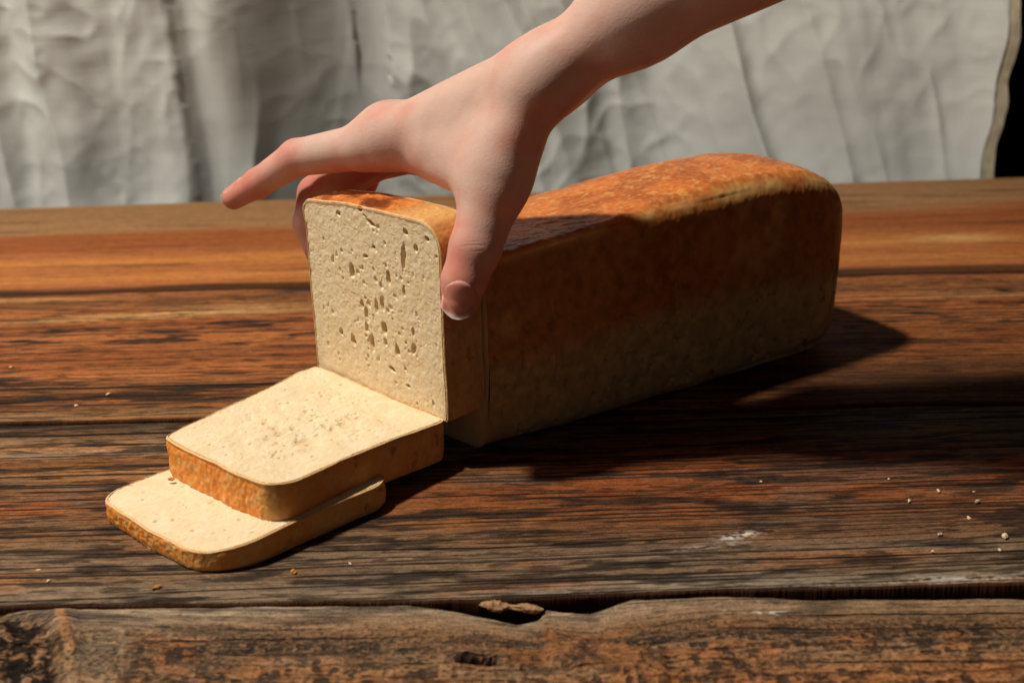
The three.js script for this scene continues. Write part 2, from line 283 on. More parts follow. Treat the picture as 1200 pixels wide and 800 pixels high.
plank(E4b, (x) => E34(x) - 0.0003, plankFour, lowFour, 1280, 384, 0, 0.0009);
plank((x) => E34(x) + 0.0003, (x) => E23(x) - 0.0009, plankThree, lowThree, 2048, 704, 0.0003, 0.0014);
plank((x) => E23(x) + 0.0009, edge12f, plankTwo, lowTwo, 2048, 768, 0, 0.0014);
plank(edge12b, (x) => 0.46, plankOne, lowOne, 2048, 832, -0.0004, 0.0018);
{ // added unseen board, keeps light from below out of the gaps
  const g = new THREE.BoxGeometry(1.3, 0.02, 0.76);
  const m = mesh('added_gap_board', g, new THREE.MeshStandardMaterial({ color: new THREE.Color(0.03, 0.012, 0.006), roughness: 0.9 }), table);
  m.position.set(0, -0.0405, 0.05);
}
{ // torn splinter bridging the gap
  const r = rng(5), pos = [], col = [], nu = 70, nv = 24, P0 = [-0.0137, 0.2234], P1 = [0.009, 0.2275];
  for (let i = 0; i < nu; i++) for (let j = 0; j < nv; j++) {
    const t = i / (nu - 1), a = j / (nv - 1) * 2 * PI, x = lerp(P0[0], P1[0], t), z = lerp(P0[1], P1[1], t), R = (0.0019 + 0.0008 * sin(t * 9)) * pow(sin(PI * clamp(t * 0.96 + 0.02)), 0.5) * (0.3 + 1.4 * f3(t * 16, cos(a) * 2.4, sin(a) * 2.4));
    pos.push(x + 0.001 * (n2(t * 30, a) - 0.5), -0.0012 + 0.8 * R * sin(a), z + R * cos(a));
    const k = 0.55 + 0.9 * f3(t * 20, cos(a) * 3, sin(a) * 3); col.push(0.33 * k, 0.18 * k, 0.08 * k);
  }
  mesh('wood_splinter', geo(pos, gridIndex(nv, nu, false), { col }), new THREE.MeshStandardMaterial({ vertexColors: true, roughness: 0.85 }), table);
}


// ---------- bread ----------
const V3 = (x, y, z) => new THREE.Vector3(x, y, z);
// Outline of the loaf's section, p = 0 far side .. 1 near side, q = 0 base .. 1 top; four sides of n points each
function outline(n, o = {}) {
  const { rBL = 0.03, rBR = 0.03, rTR = 0.17, rTL = 0.05, bulge = 0.012, crown = 0.045, tl = 0.93, tr = 0.955, wob = 1, seed = 1, lift } = o;
  const corners = [[0, 0, rBL], [1, 0, rBR], [1, tr, rTR], [0, tl, rTL]], pts = [];
  for (let k = 0; k < 4; k++) {
    const [cx, cy, r] = corners[k], sx = cx ? -1 : 1, sy = k < 2 ? 1 : -1, a0 = PI + k * PI / 2, m = 28;
    for (let i = 0; i <= m; i++) { const a = a0 + (i / m) * PI / 2; pts.push([cx + sx * r + r * cos(a), cy + sy * r + r * sin(a), i === m >> 1]); }
  }
  const full = [];
  for (let i = 0; i < pts.length; i++) {
    const a = pts[i], b = pts[(i + 1) % pts.length], d = hypot(b[0] - a[0], b[1] - a[1]), m = max(1, round(d / 0.01));
    for (let j = 0; j < m; j++) full.push([lerp(a[0], b[0], j / m), lerp(a[1], b[1], j / m), j === 0 && a[2]]);
  }
  for (const f of full) {
    const [p, q] = f, e = 4 * q * (1 - q) * bulge, top = sstep(0.6, 0.93, q);
    f[0] = p + (p - 0.5) * 2 * e + 0.008 * wob * (f2(q * 7 + seed, p > 0.5 ? 3 : 9, 2) - 0.5) * sstep(0, 0.15, q);
    f[1] = q + (lift ? top * lift(p) : crown * top * sin(PI * clamp(p))) + 0.014 * wob * top * (f2(p * 6 + seed, 4.5, 3) - 0.5);
    f[0] += 0.0009 * wob * (f2(q * 60 + seed, p > 0.5 ? 3 : 9, 2) - 0.5) * sstep(0, 0.08, q); f[1] += 0.0009 * wob * (f2(p * 60 + seed, q > 0.5 ? 5 : 8, 2) - 0.5);
  }
  const at = full.map((f, i) => (f[2] ? i : -1)).filter((i) => i >= 0), sides = [];
  for (let k = 0; k < 4; k++) {
    const s = at[k], e = at[(k + 1) % 4], run = [];
    for (let i = s; ; i = (i + 1) % full.length) { run.push(full[i]); if (i === e) break; }
    const L = [0]; for (let i = 1; i < run.length; i++) L.push(L[i - 1] + hypot(run[i][0] - run[i - 1][0], run[i][1] - run[i - 1][1]));
    const side = [];
    for (let j = 0, i = 0; j < n; j++) { const d = (j / (n - 1)) * L[L.length - 1]; while (i < L.length - 2 && L[i + 1] < d) i++; const t = (d - L[i]) / (L[i + 1] - L[i] || 1); side.push([lerp(run[i][0], run[i + 1][0], t), lerp(run[i][1], run[i + 1][1], t)]); }
    sides.push(side);
  }
  return sides; // 0 bottom (left to right), 1 right (up), 2 top (right to left), 3 left (down)
}
function coons(sides, n, i, j) { // s along bottom, t upwards
  const s = i / (n - 1), t = j / (n - 1), b = sides[0][i], r = sides[1][j], tp = sides[2][n - 1 - i], l = sides[3][n - 1 - j], o = [];
  for (let k = 0; k < 2; k++) o.push((1 - t) * b[k] + t * tp[k] + (1 - s) * l[k] + s * r[k] - (1 - s) * (1 - t) * sides[0][0][k] - s * (1 - t) * sides[1][0][k] - s * t * sides[2][0][k] - (1 - s) * t * sides[3][0][k]);
  return o;
}
// pores of the crumb: a depth map in metres over 0.1 x 0.1 m
const PR = 1000;
function pores(seed, big, amount, soft, upright, grit = 1) {
  const r = rng(seed), a = new Float32Array(PR * PR);
  const put = (x, y, rx, ry, rot, d) => {
    const R = max(rx, ry) * 1.5, c = cos(rot), s = sin(rot);
    for (let j = max(0, floor((y - R) * 1e4)); j < min(PR, (y + R) * 1e4); j++) for (let i = max(0, floor((x - R) * 1e4)); i < min(PR, (x + R) * 1e4); i++) {
      const dx = i / 1e4 - x, dy = j / 1e4 - y, u = (dx * c + dy * s) / rx, v = (-dx * s + dy * c) / ry, e = hypot(u, v) * (0.72 + 0.56 * f2(i * 0.07 + seed, j * 0.07, 2));
      const h = d * sstep(1.12, soft * 0.6, e); if (h > a[j * PR + i]) a[j * PR + i] = h;
    }
  };
  for (const b of big) put(b[0], b[1], b[2], b[3], b[4] ?? 0, b[5] ?? 0.0022);
  for (let k = 0; k < amount; k++) {
    const x = 0.1 * r(), y = 0.1 * r(), keep = r() < 0.16 + 0.85 * exp(-(((x - 0.045) / 0.026) ** 2) - ((y - 0.042) / 0.03) ** 2), c = exp(-(((x - 0.045) / 0.03) ** 2) - ((y - 0.045) / 0.032) ** 2), z = pow(r(), 3), ra = lerp(0.00028, 0.0012, z) * (0.75 + 0.6 * c), el = 1 + 0.8 * r();
    if (!keep) continue; const edge = min(x, 0.09 - x), ang = upright ? (y > 0.07 ? (r() - 0.5) * 1.2 + PI / 2 : (r() - 0.5) * 0.7) : r() * PI;
    put(x, y, ra / sqrt(el), ra * sqrt(el) * (edge < 0.02 && upright ? 1.5 : 1), ang, min(ra * (0.5 + 0.7 * r()), 0.0009));
  }
  for (let i = 0; i < PR * PR; i++) { const x = i % PR, y = (i / PR) | 0; a[i] += grit * 0.00035 * f2(x * 0.06, y * (upright ? 0.055 : 0.065) + seed, 3) + grit * 0.0004 * (1 - abs(2 * n2(x * 0.17 + 9, y * (upright ? 0.14 : 0.15)) - 1)) * n2(x * 0.05, y * 0.05 + 4) + grit * 0.00016 * n2(x * 0.34, y * 0.3); }
  return (p, q) => { const x = clamp(p * 1e4, 0, PR - 2), y = clamp(q * 1e4, 0, PR - 2), i = x | 0, j = y | 0, u = x - i, v = y - j, k = j * PR + i; return lerp(lerp(a[k], a[k + 1], u), lerp(a[k + PR], a[k + PR + 1], u), v); };
}
const W = 0.0895, H = 0.0946;
// crust colours: k = 0 base, 1 near/far side, 2 top; h = height 0..1 along the section, (a, b, c) noise position in metres
const CR = { deep: [0.34, 0.08, 0.018], top: [0.6, 0.17, 0.034], amber: [0.68, 0.3, 0.075], gold: [0.68, 0.42, 0.15], pale: [0.62, 0.43, 0.2], side: [0.42, 0.15, 0.042], wan: [0.44, 0.3, 0.145] };
function crustColour(q, edge, a, b, c, style = {}) {
  // q height 0..1; edge 0 on the flat top .. 1 on the side
  const bl = f3(a * 70, b * 70, c * 70, 3), fine = f3(a * 420, b * 420, c * 420, 2), sp = f3(a * 900, b * 900, c * 900, 2);
  const top = mix3(CR.top, CR.deep, sstep(0.42, 0.7, bl) * 0.75);
  blend(top, CR.amber, 0.55 * sstep(0.5, 0.75, fine)); blend(top, CR.gold, 0.45 * sstep(0.62, 0.78, sp) + 0.3 * sstep(0.68, 0.78, fine)); blend(top, CR.deep, 0.5 * sstep(0.45, 0.25, sp));
  if (style.handShade) blend(top, [0.16, 0.035, 0.01], style.handShade * sstep(0.35, 0.6, bl));  // shade of hand and finger painted into the top crust
  if (style.pale) blend(top, CR.gold, style.pale * (0.4 + 0.6 * bl));
  const hq = q + 0.2 * (f3(a * 22, b * 22, c * 22, 3) - 0.5), side = mix3(CR.wan, CR.side, sstep(0.4, 0.58, hq));
  blend(side, CR.gold, 0.5 * sstep(0.5, 0.75, f3(a * 45 + 5, b * 34, c * 45, 3)) * sstep(0.45, 0.75, hq) + (style.paleSide ?? 0));
  blend(side, CR.deep, 0.45 * sstep(0.55, 0.75, f3(a * 60, b * 45 + 9, c * 60, 3)) * sstep(0.4, 0.7, hq));
  scale3(side, 0.55 + 0.9 * f3(a * 260, b * 260, c * 260, 3));
  const col = mix3(top, side, edge);
  if (style.fresh) { blend(col, mix3([0.92, 0.34, 0.055], [0.85, 0.52, 0.19], max(sstep(0.55, 0.75, fine), edge * 0.45 * bl + (style.pale ?? 0))), style.fresh * (0.75 - 0.2 * edge)); }
  const seam = exp(-(((edge - 0.62) / 0.22) ** 2)) * sstep(0.45, 0.58, f3(a * 60 + 3, 2, c * 60, 2)); // shreds of pale crust along the upper edge
  blend(col, CR.gold, 0.75 * seam * (style.seam ?? 1));
  return col;
}
function crustRelief(q, edge, a, b, c) {
  const t = 0.0008 * (f3(a * 160, b * 160, c * 160, 3) - 0.5) + 0.0006 * (f3(a * 480, b * 480, c * 480, 2) - 0.5);
  const pit = sstep(0.66, 0.8, f3(a * 330 + 7, b * 200, c * 330, 2)), s = 0.0012 * (f3(a * 60, b * 40, c * 60, 3) - 0.5) - 0.0016 * pit * sstep(0.75, 0.45, q) + 0.0004 * (f3(a * 500, b * 350, c * 500, 2) - 0.5);
  return lerp(t, s, edge);
}
const crumbMat = new THREE.MeshPhysicalMaterial({ vertexColors: true, roughness: 0.92, specularIntensity: 0.15 });
const crustMat = new THREE.MeshPhysicalMaterial({ vertexColors: true, roughness: 0.42, specularIntensity: 0.5 });
const NF = 280;
// embed(p, q, w, out): section coordinates (0..1, 0..1, metres through the slice) to the world
function slice(name, label, at, o) {
  const t = thing(name, label, 'bread slice', at, 'cut slices of white bread');
  const sides = outline(NF, o.outline), loop = [], P = V3(), Nn = V3(), Q = V3();
  for (let k = 0; k < 4; k++) for (let i = 0; i < NF - 1; i++) loop.push([...sides[k][i], k]);
  const put = (p, q, w, v) => o.embed(p, q, w, v).sub(t.position);
  const nrm = (p, q, w, v) => { // direction from the back face to the front face
    put(p, q, w - 0.004, Q); put(p, q, w, v); v.sub(Q).normalize(); return v;
  };
  const T = o.thick, faces = [[T, o.front, NF], [0, null, 44]];
  for (const [w, depth, n] of faces) {
    const sd = n === NF ? sides : outline(n, o.outline), pos = new Float32Array(n * n * 3), col = new Float32Array(n * n * 3);
    for (let j = 0; j < n; j++) for (let i = 0; i < n; i++) {
      let [p, q] = coons(sd, n, i, j); if (!depth) { p = 0.5 + (p - 0.5) * 0.985; q = 0.5 + (q - 0.5) * 0.985; } const rim = min(min(i, n - 1 - i), min(j, n - 1 - j)) / (n - 1) * 0.09, k = 3 * (j * n + i);
      let d = 0, cc = [0.75, 0.595, 0.375];
      if (depth) {
        const e = sstep(0.0002, 0.0014, rim); d = depth(p * W, q * W) * (0.25 + 0.75 * e) + (o.dent ? o.dent(p, q) : 0) + 0.0005 * sstep(0.0007, 0.0, rim);
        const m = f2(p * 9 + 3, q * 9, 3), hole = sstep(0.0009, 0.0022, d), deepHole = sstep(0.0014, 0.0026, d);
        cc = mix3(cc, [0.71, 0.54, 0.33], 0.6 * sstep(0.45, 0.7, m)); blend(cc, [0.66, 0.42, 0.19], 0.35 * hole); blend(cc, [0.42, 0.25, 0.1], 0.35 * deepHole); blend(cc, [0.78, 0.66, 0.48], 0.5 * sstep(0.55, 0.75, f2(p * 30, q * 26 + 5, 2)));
        blend(cc, [0.72, 0.47, 0.2], 0.45 * sstep(0.0028, 0.0004, rim + 0.003 * (f2(p * 50, q * 50, 2) - 0.5))); blend(cc, CR.amber, 0.6 * sstep(0.0009, 0.0, rim + 0.0008 * (n2(p * 90, q * 90) - 0.5)));
      }
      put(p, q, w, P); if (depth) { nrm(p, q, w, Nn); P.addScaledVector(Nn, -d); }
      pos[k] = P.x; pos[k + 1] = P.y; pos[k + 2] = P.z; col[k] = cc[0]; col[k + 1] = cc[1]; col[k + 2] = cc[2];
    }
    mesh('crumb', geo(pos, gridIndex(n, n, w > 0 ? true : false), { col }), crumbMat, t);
  }
  const nw = 40, L = loop.length, pos = [], col = [], C0 = V3();
  put(0.5, 0.5, T / 2, C0);
  for (let j = 0; j < nw; j++) for (let i = 0; i <= L; i++) {
    const [p, q, k] = loop[i % L], s = j / (nw - 1), round_ = 0.001 * (pow(abs(2 * s - 1), 5));
    put(p, q, T * s, P);
    const a = P.x + t.position.x, b = P.y + t.position.y, c = P.z + t.position.z;
    const edge = k === 2 ? sstep(0.86, 1.0, p) + sstep(0.04, 0.0, p) : k === 0 ? 1 : k === 1 ? sstep(1.02, 0.84, q) * 0.5 + 0.5 : sstep(1.0, 0.9, q);
    const cc = crustColour(k === 0 ? 0.2 : q, clamp(edge), a, b, c, o.style ? o.style(p, q, k, s) : {});
    blend(cc, CR.gold, 0.35 * sstep(0.12, 0.0, min(s, 1 - s) + 0.1 * (n2(i * 0.12, j) - 0.5)));
    const rel = crustRelief(k === 0 ? 0.2 : q, clamp(edge), a, b, c) * sstep(0, 0.12, min(s, 1 - s)) * (k === 0 ? 0.5 : 1.5);
    put(0.5, 0.5, T * s, C0); Nn.copy(P).sub(C0); 
    // push out along the outline's own normal, in section coordinates
    const a1 = loop[(i + L - 2) % L], a2 = loop[(i + 2) % L]; let tx = (a2[0] - a1[0]) * W, ty = (a2[1] - a1[1]) * H; const tl = hypot(tx, ty) || 1; const off = (rel - round_) / W;
    put(p + (ty / tl) * off, q - (tx / tl) * off * W / H, T * s, P);
    pos.push(P.x, P.y, P.z); col.push(...cc);
  }
  mesh('crust', geo(pos, gridIndex(L + 1, nw, true), { col }), crustMat, t);
  return t;
}

// the slice held upright
const LB = V3(-0.0935, 0.024, 0.0599), RB = V3(-0.0287, 0.022, 0.1213), VP = RB.clone().sub(LB).normalize(), AX = V3(0.77, 0.05, -0.638).normalize();
const bigStand = [[0.0313, 0.0531, 0.0013, 0.003], [0.0558, 0.0552, 0.0011, 0.0026], [0.0663, 0.0666, 0.0011, 0.0048, -0.1], [0.0418, 0.0231, 0.0015, 0.0035], [0.051, 0.0319, 0.0013, 0.0029, 0.2], [0.0287, 0.0206, 0.0013, 0.0026, 0.3], [0.0462, 0.0766, 0.003, 0.001, -0.25], [0.0246, 0.0766, 0.0011, 0.001], [0.0399, 0.0814, 0.0012, 0.0009], [0.0465, 0.0408, 0.001, 0.0028], [0.0393, 0.0361, 0.0009, 0.0024], [0.0506, 0.0431, 0.001, 0.003], [0.059, 0.024, 0.0012, 0.0024, 0.2], [0.0696, 0.0279, 0.0012, 0.0024, -0.3], [0.0544, 0.0144, 0.002, 0.001, -0.3], [0.0648, 0.0097, 0.0013, 0.0007], [0.0366, 0.0394, 0.0009, 0.0018], [0.0388, 0.0293, 0.0008, 0.002], [0.0203, 0.0225, 0.0009, 0.0016], [0.0684, 0.0773, 0.0012, 0.0012], [0.0744, 0.072, 0.001, 0.0014], [0.0655, 0.0518, 0.0007, 0.0018], [0.07, 0.0353, 0.0006, 0.002], [0.0472, 0.0668, 0.001, 0.0008, 0.4], [0.0412, 0.0615, 0.0012, 0.0007, 0.3], [0.0814, 0.0773, 0.001, 0.0009], [0.0512, 0.0258, 0.0009, 0.0015]];
const _up = new THREE.Vector3(0, 1, 0);
slice('bread_slice', 'upright thick slice of white bread held between thumb and fingers at the loaf front', [-0.055, 0.022, 0.087], {
  thick: 0.021, front: pores(11, bigStand.map((b) => [b[0], b[1], b[2] * 1.15, b[3] * 1.15, b[4] ?? 0, 0.0036]), 800, 0.8, true, 0.85),
  outline: { rBL: 0.02, rBR: 0.025, rTR: 0.13, rTL: 0.09, bulge: 0.0, lift: (p) => 0.02 * Math.sin(Math.PI * Math.min(1, Math.max(0, p))), tl: 0.885, tr: 0.935, seed: 4, wob: 1.5 },
  style: (p, q, k, s) => ({ fresh: k === 1 || k === 3 ? 0.6 : 0, handShade: k === 2 ? 0.95 * sstep(0.05, 0.2, p) * sstep(0.75, 0.5, p) : 0, pale: k === 2 ? 0.9 * sstep(0.55, 0.8, p) + 0.5 * sstep(0.12, 0, p) : 0, paleSide: k === 3 ? 0.7 : 0.0, seam: 0.4 }),  // dark middle of the top is the index finger shadow, painted in
  // front face at w = thick; it sits on the line LB-RB
  embed: (p, q, w, v) => v.copy(LB).addScaledVector(VP, p * W).add(_up.clone().multiplyScalar(q * H)).addScaledVector(AX, 0.021 - w).addScaledVector(VP, q > 0.7 ? -0.003 * sstep(0.7, 0.95, q) * sstep(0.3, 0, p) : 0),
});
// slices lying on the table: front = upper face
function lying(corners, thick, bend) { // corners: base far, base near, top near, top far of the upper face
  const [a, b, c, d] = corners;
  return (p, q, w, v) => {
    v.set(0, 0, 0).addScaledVector(a, (1 - p) * (1 - q)).addScaledVector(b, p * (1 - q)).addScaledVector(c, p * q).addScaledVector(d, (1 - p) * q);
    v.y += (w - thick) + bend(p, q, w / thick); return v;
  };
}
const flatPores = [[0.045, 0.05, 0.002, 0.0012, 0.4, 0.0012], [0.055, 0.04, 0.0025, 0.0013, 0.2, 0.0012], [0.035, 0.035, 0.0016, 0.0012, 0, 0.001], [0.05, 0.062, 0.0016, 0.0012, 0.6, 0.0009], [0.03, 0.055, 0.0018, 0.001, 0.5, 0.0009], [0.062, 0.055, 0.0014, 0.0011, 0.3, 0.001], [0.028, 0.02, 0.0014, 0.001, 0.3, 0.0009], [0.06, 0.07, 0.003, 0.0005, 1.0, 0.001]];
slice('bread_slice', 'slice of white bread lying flat on top of another slice', [-0.09, 0.015, 0.127], {
  thick: 0.019, front: pores(23, flatPores.map((b) => [b[0], b[1], b[2] * 1.2, b[3] * 1.2, b[4], b[5] * 1.3]), 900, 0.15, false, 0.8),
  dent: (p, q) => 0.0007 * (f2(p * 5 + 2, q * 6 + 1, 2) - 0.5) + (0.002 * sstep(0.45, 0.75, f2(p * 9 + 4, q * 13, 2)) + 0.0014 * ridge(p * 9 + q * 6, q * 10 - p * 4) * n2(p * 14, q * 14)) * exp(-(((p - 0.5) / 0.28) ** 2) - ((q - 0.48) / 0.28) ** 2),
  outline: { rBL: 0.05, rBR: 0.05, rTR: 0.14, rTL: 0.05, bulge: 0.0, crown: 0.012, tl: 1.0, tr: 1.0, seed: 9, wob: 1.5 },
  style: (p, q, k) => ({ fresh: 1, pale: k === 2 ? 0.7 * sstep(0.8, 0.95, p) : 0, seam: 0.6, paleSide: k === 1 ? 0.55 * sstep(0.75, 0.95, q) : 0.1 }),
  embed: lying([V3(-0.0938, 0.026, 0.0614), V3(-0.0287, 0.024, 0.1195), V3(-0.0919, 0.029, 0.1869), V3(-0.1459, 0.029, 0.1423)], 0.019, (p, q) => -0.0012 * q * q * p + 0.0016 * (f2(p * 2.2 + 5, q * 2.2, 2) - 0.5)),
});
slice('bread_slice', 'thin slice of white bread lying directly on the planks under another slice', [-0.11, 0.006, 0.15], {
  thick: 0.0115, front: pores(35, [[0.04, 0.085, 0.0016, 0.001, 0, 0.001], [0.06, 0.08, 0.0013, 0.001, 0, 0.001]], 800, 0.2, false, 0.8),
  outline: { rBL: 0.05, rBR: 0.12, rTR: 0.25, rTL: 0.12, bulge: 0.0, crown: 0.02, tl: 1.0, tr: 1.0, seed: 15, wob: 1.5 },
  style: (p, q, k) => ({ fresh: 1, pale: k === 2 ? 0.55 * sstep(0.55, 0.95, p) : 0, seam: 1.3, paleSide: 0.12 }),
  embed: lying([V3(-0.1079, 0.0125, 0.1075), V3(-0.0497, 0.0125, 0.1514), V3(-0.1127, 0.0115, 0.2076), V3(-0.1713, 0.0115, 0.1566)], 0.0115, (p, q, s) => -0.003 * s * pow(clamp(q * 1.05), 6) * (0.6 + 0.4 * p)),
});
// the loaf
{
  const loaf = thing('bread_loaf', 'long browned loaf of white tin bread cut open at its near end', 'loaf', [-0.0106, 0, 0.1083]);
  loaf.position.x -= 0.0018; loaf.position.z -= 0.003;
  const A = V3(0.8561, 0, -0.5169), N = V3(0.5169, 0, 0.8561), LEN = 0.2225, ns = 420, nf = 150, sides = outline(nf, { rBL: 0.05, rBR: 0.09, rTR: 0.08, rTL: 0.12, bulge: 0.03, crown: 0.042, tl: 0.89, tr: 0.985, seed: 21, wob: 1 });
  const loop = []; for (let k = 0; k < 4; k++) for (let i = 0; i < nf - 1; i++) loop.push([...sides[k][i], k]);
  const Ln = loop.length, wl = 0.088, pos = [], col = [], P = V3();
  const place = (p, q, s, v) => { // p, q section, s metres from the cut along the near edge
    const s0 = -(1 - p) * wl * 0.278, ss = lerp(s0, LEN, s / LEN), h = lerp(0.0945, 0.1005, sstep(0, 0.15, ss)), e = clamp((ss - (LEN - 0.03)) / 0.03), sc = 1 - 0.26 * (1 - sqrt(max(0, 1 - e * e * 0.998)));
    const pp = 0.5 + (p - 0.5) * sc, lo = q < 0.5 ? 1 : 1, qq = (0.47 + (q - 0.47) * sc * lo) * (1 - 0.13 * pow(clamp((ss - (LEN - 0.055)) / 0.055), 2) * sstep(0.3, 0.9, q)) * (1 - 0.03 * sstep(0.05, -0.01, ss) * sstep(0.5, 0.9, q));
    const wide = 1 + 0.02 * sin(ss * 22);
    return v.set(0, 0, 0).addScaledVector(A, ss).addScaledVector(N, (pp - 1) * wl + (wide - 1) * wl * (pp - 0.5)).setY(qq * h + 0.0055 * sstep(0.07, 0.14, ss) * sstep(LEN, 0.17, ss) * sin(PI * clamp(p)) * sstep(0.6, 0.95, q) - 0.0055 * exp(-(((ss - 0.03) / 0.035) ** 2)) * sin(PI * clamp(p)) * sstep(0.6, 0.95, q));
  };
  const P2 = V3(), P3 = V3(), Nn = V3();
  for (let j = 0; j < ns; j++) for (let i = 0; i <= Ln; i++) {
    const [p, q, k] = loop[i % Ln], s = LEN * pow(j / (ns - 1), 1) ;
    place(p, q, s, P);
    const a = P.x, b = P.y, c = P.z;
    const edge = k === 2 ? sstep(0.9, 1.0, p) * 0.6 + sstep(0.1, 0, p) * 0.6 : k === 0 ? 1 : 0.6 + 0.4 * sstep(0.99, 0.9, q);
    const shade = k === 2 ? sstep(0.1, 0.05, s) * sstep(0.55, 0.9, p) : 0;  // mask for the hand shadow painted on the front of the top crust
    const cc = crustColour(k === 0 ? 0.2 : q, clamp(edge), a, b, c, { handShade: k === 2 ? 0.85 * shade : 0 });
    const rel = crustRelief(k === 0 ? 0.2 : q, clamp(edge), a, b, c) * 1.25 + 0.005 * (f3(a * 13 + 3, b * 13, c * 13, 2) - 0.5) * (k === 0 ? 0.2 : 1) + (k === 2 ? 0.0022 * (f3(a * 28, b * 28, c * 28, 2) - 0.5) : 0) - 0.0003 * shade * ridge(a * 90 + c * 60, c * 240 - a * 200);
    const b1 = loop[(i + Ln - 2) % Ln], b2 = loop[(i + 2) % Ln], tx = (b2[0] - b1[0]), ty = (b2[1] - b1[1]), tl = hypot(tx, ty) || 1;
    place(p + (ty / tl) * rel / wl, q - (tx / tl) * rel / 0.097, s, P);
    pos.push(P.x, P.y, P.z); col.push(...cc);
  }
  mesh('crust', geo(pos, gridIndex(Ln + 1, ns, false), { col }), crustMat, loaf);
  for (const [j, name] of [[0, 'crumb'], [ns - 1, 'end_crust']]) { // cut face and baked far end
    const n = j ? 60 : 150, sd = outline(n, { rBL: 0.05, rBR: 0.09, rTR: 0.08, rTL: 0.12, bulge: 0.03, crown: 0.042, tl: 0.89, tr: 0.985, seed: 21, wob: 1 }), ps = [], cl = [], dp = j ? null : pores(51, [], 700, 0.4, true);
    for (let y = 0; y < n; y++) for (let x = 0; x < n; x++) {
      const [p, q] = coons(sd, n, x, y), rim = min(min(x, n - 1 - x), min(y, n - 1 - y)) / (n - 1);
      place(p, q, j ? LEN : 0, P);
      if (j) P.addScaledVector(A, 0.004 * sstep(0, 0.3, rim)); else P.addScaledVector(A, dp(p * W, q * W) * sstep(0, 0.05, rim));
      ps.push(P.x, P.y, P.z); cl.push(...(j ? crustColour(q, 1, P.x, P.y, P.z) : mix3([0.7, 0.46, 0.2], [0.78, 0.62, 0.385], sstep(0, 0.03, rim))));
    }
    mesh(name, geo(ps, gridIndex(n, n, !j), { col: cl }), j ? crustMat : crumbMat, loaf);
  }
}


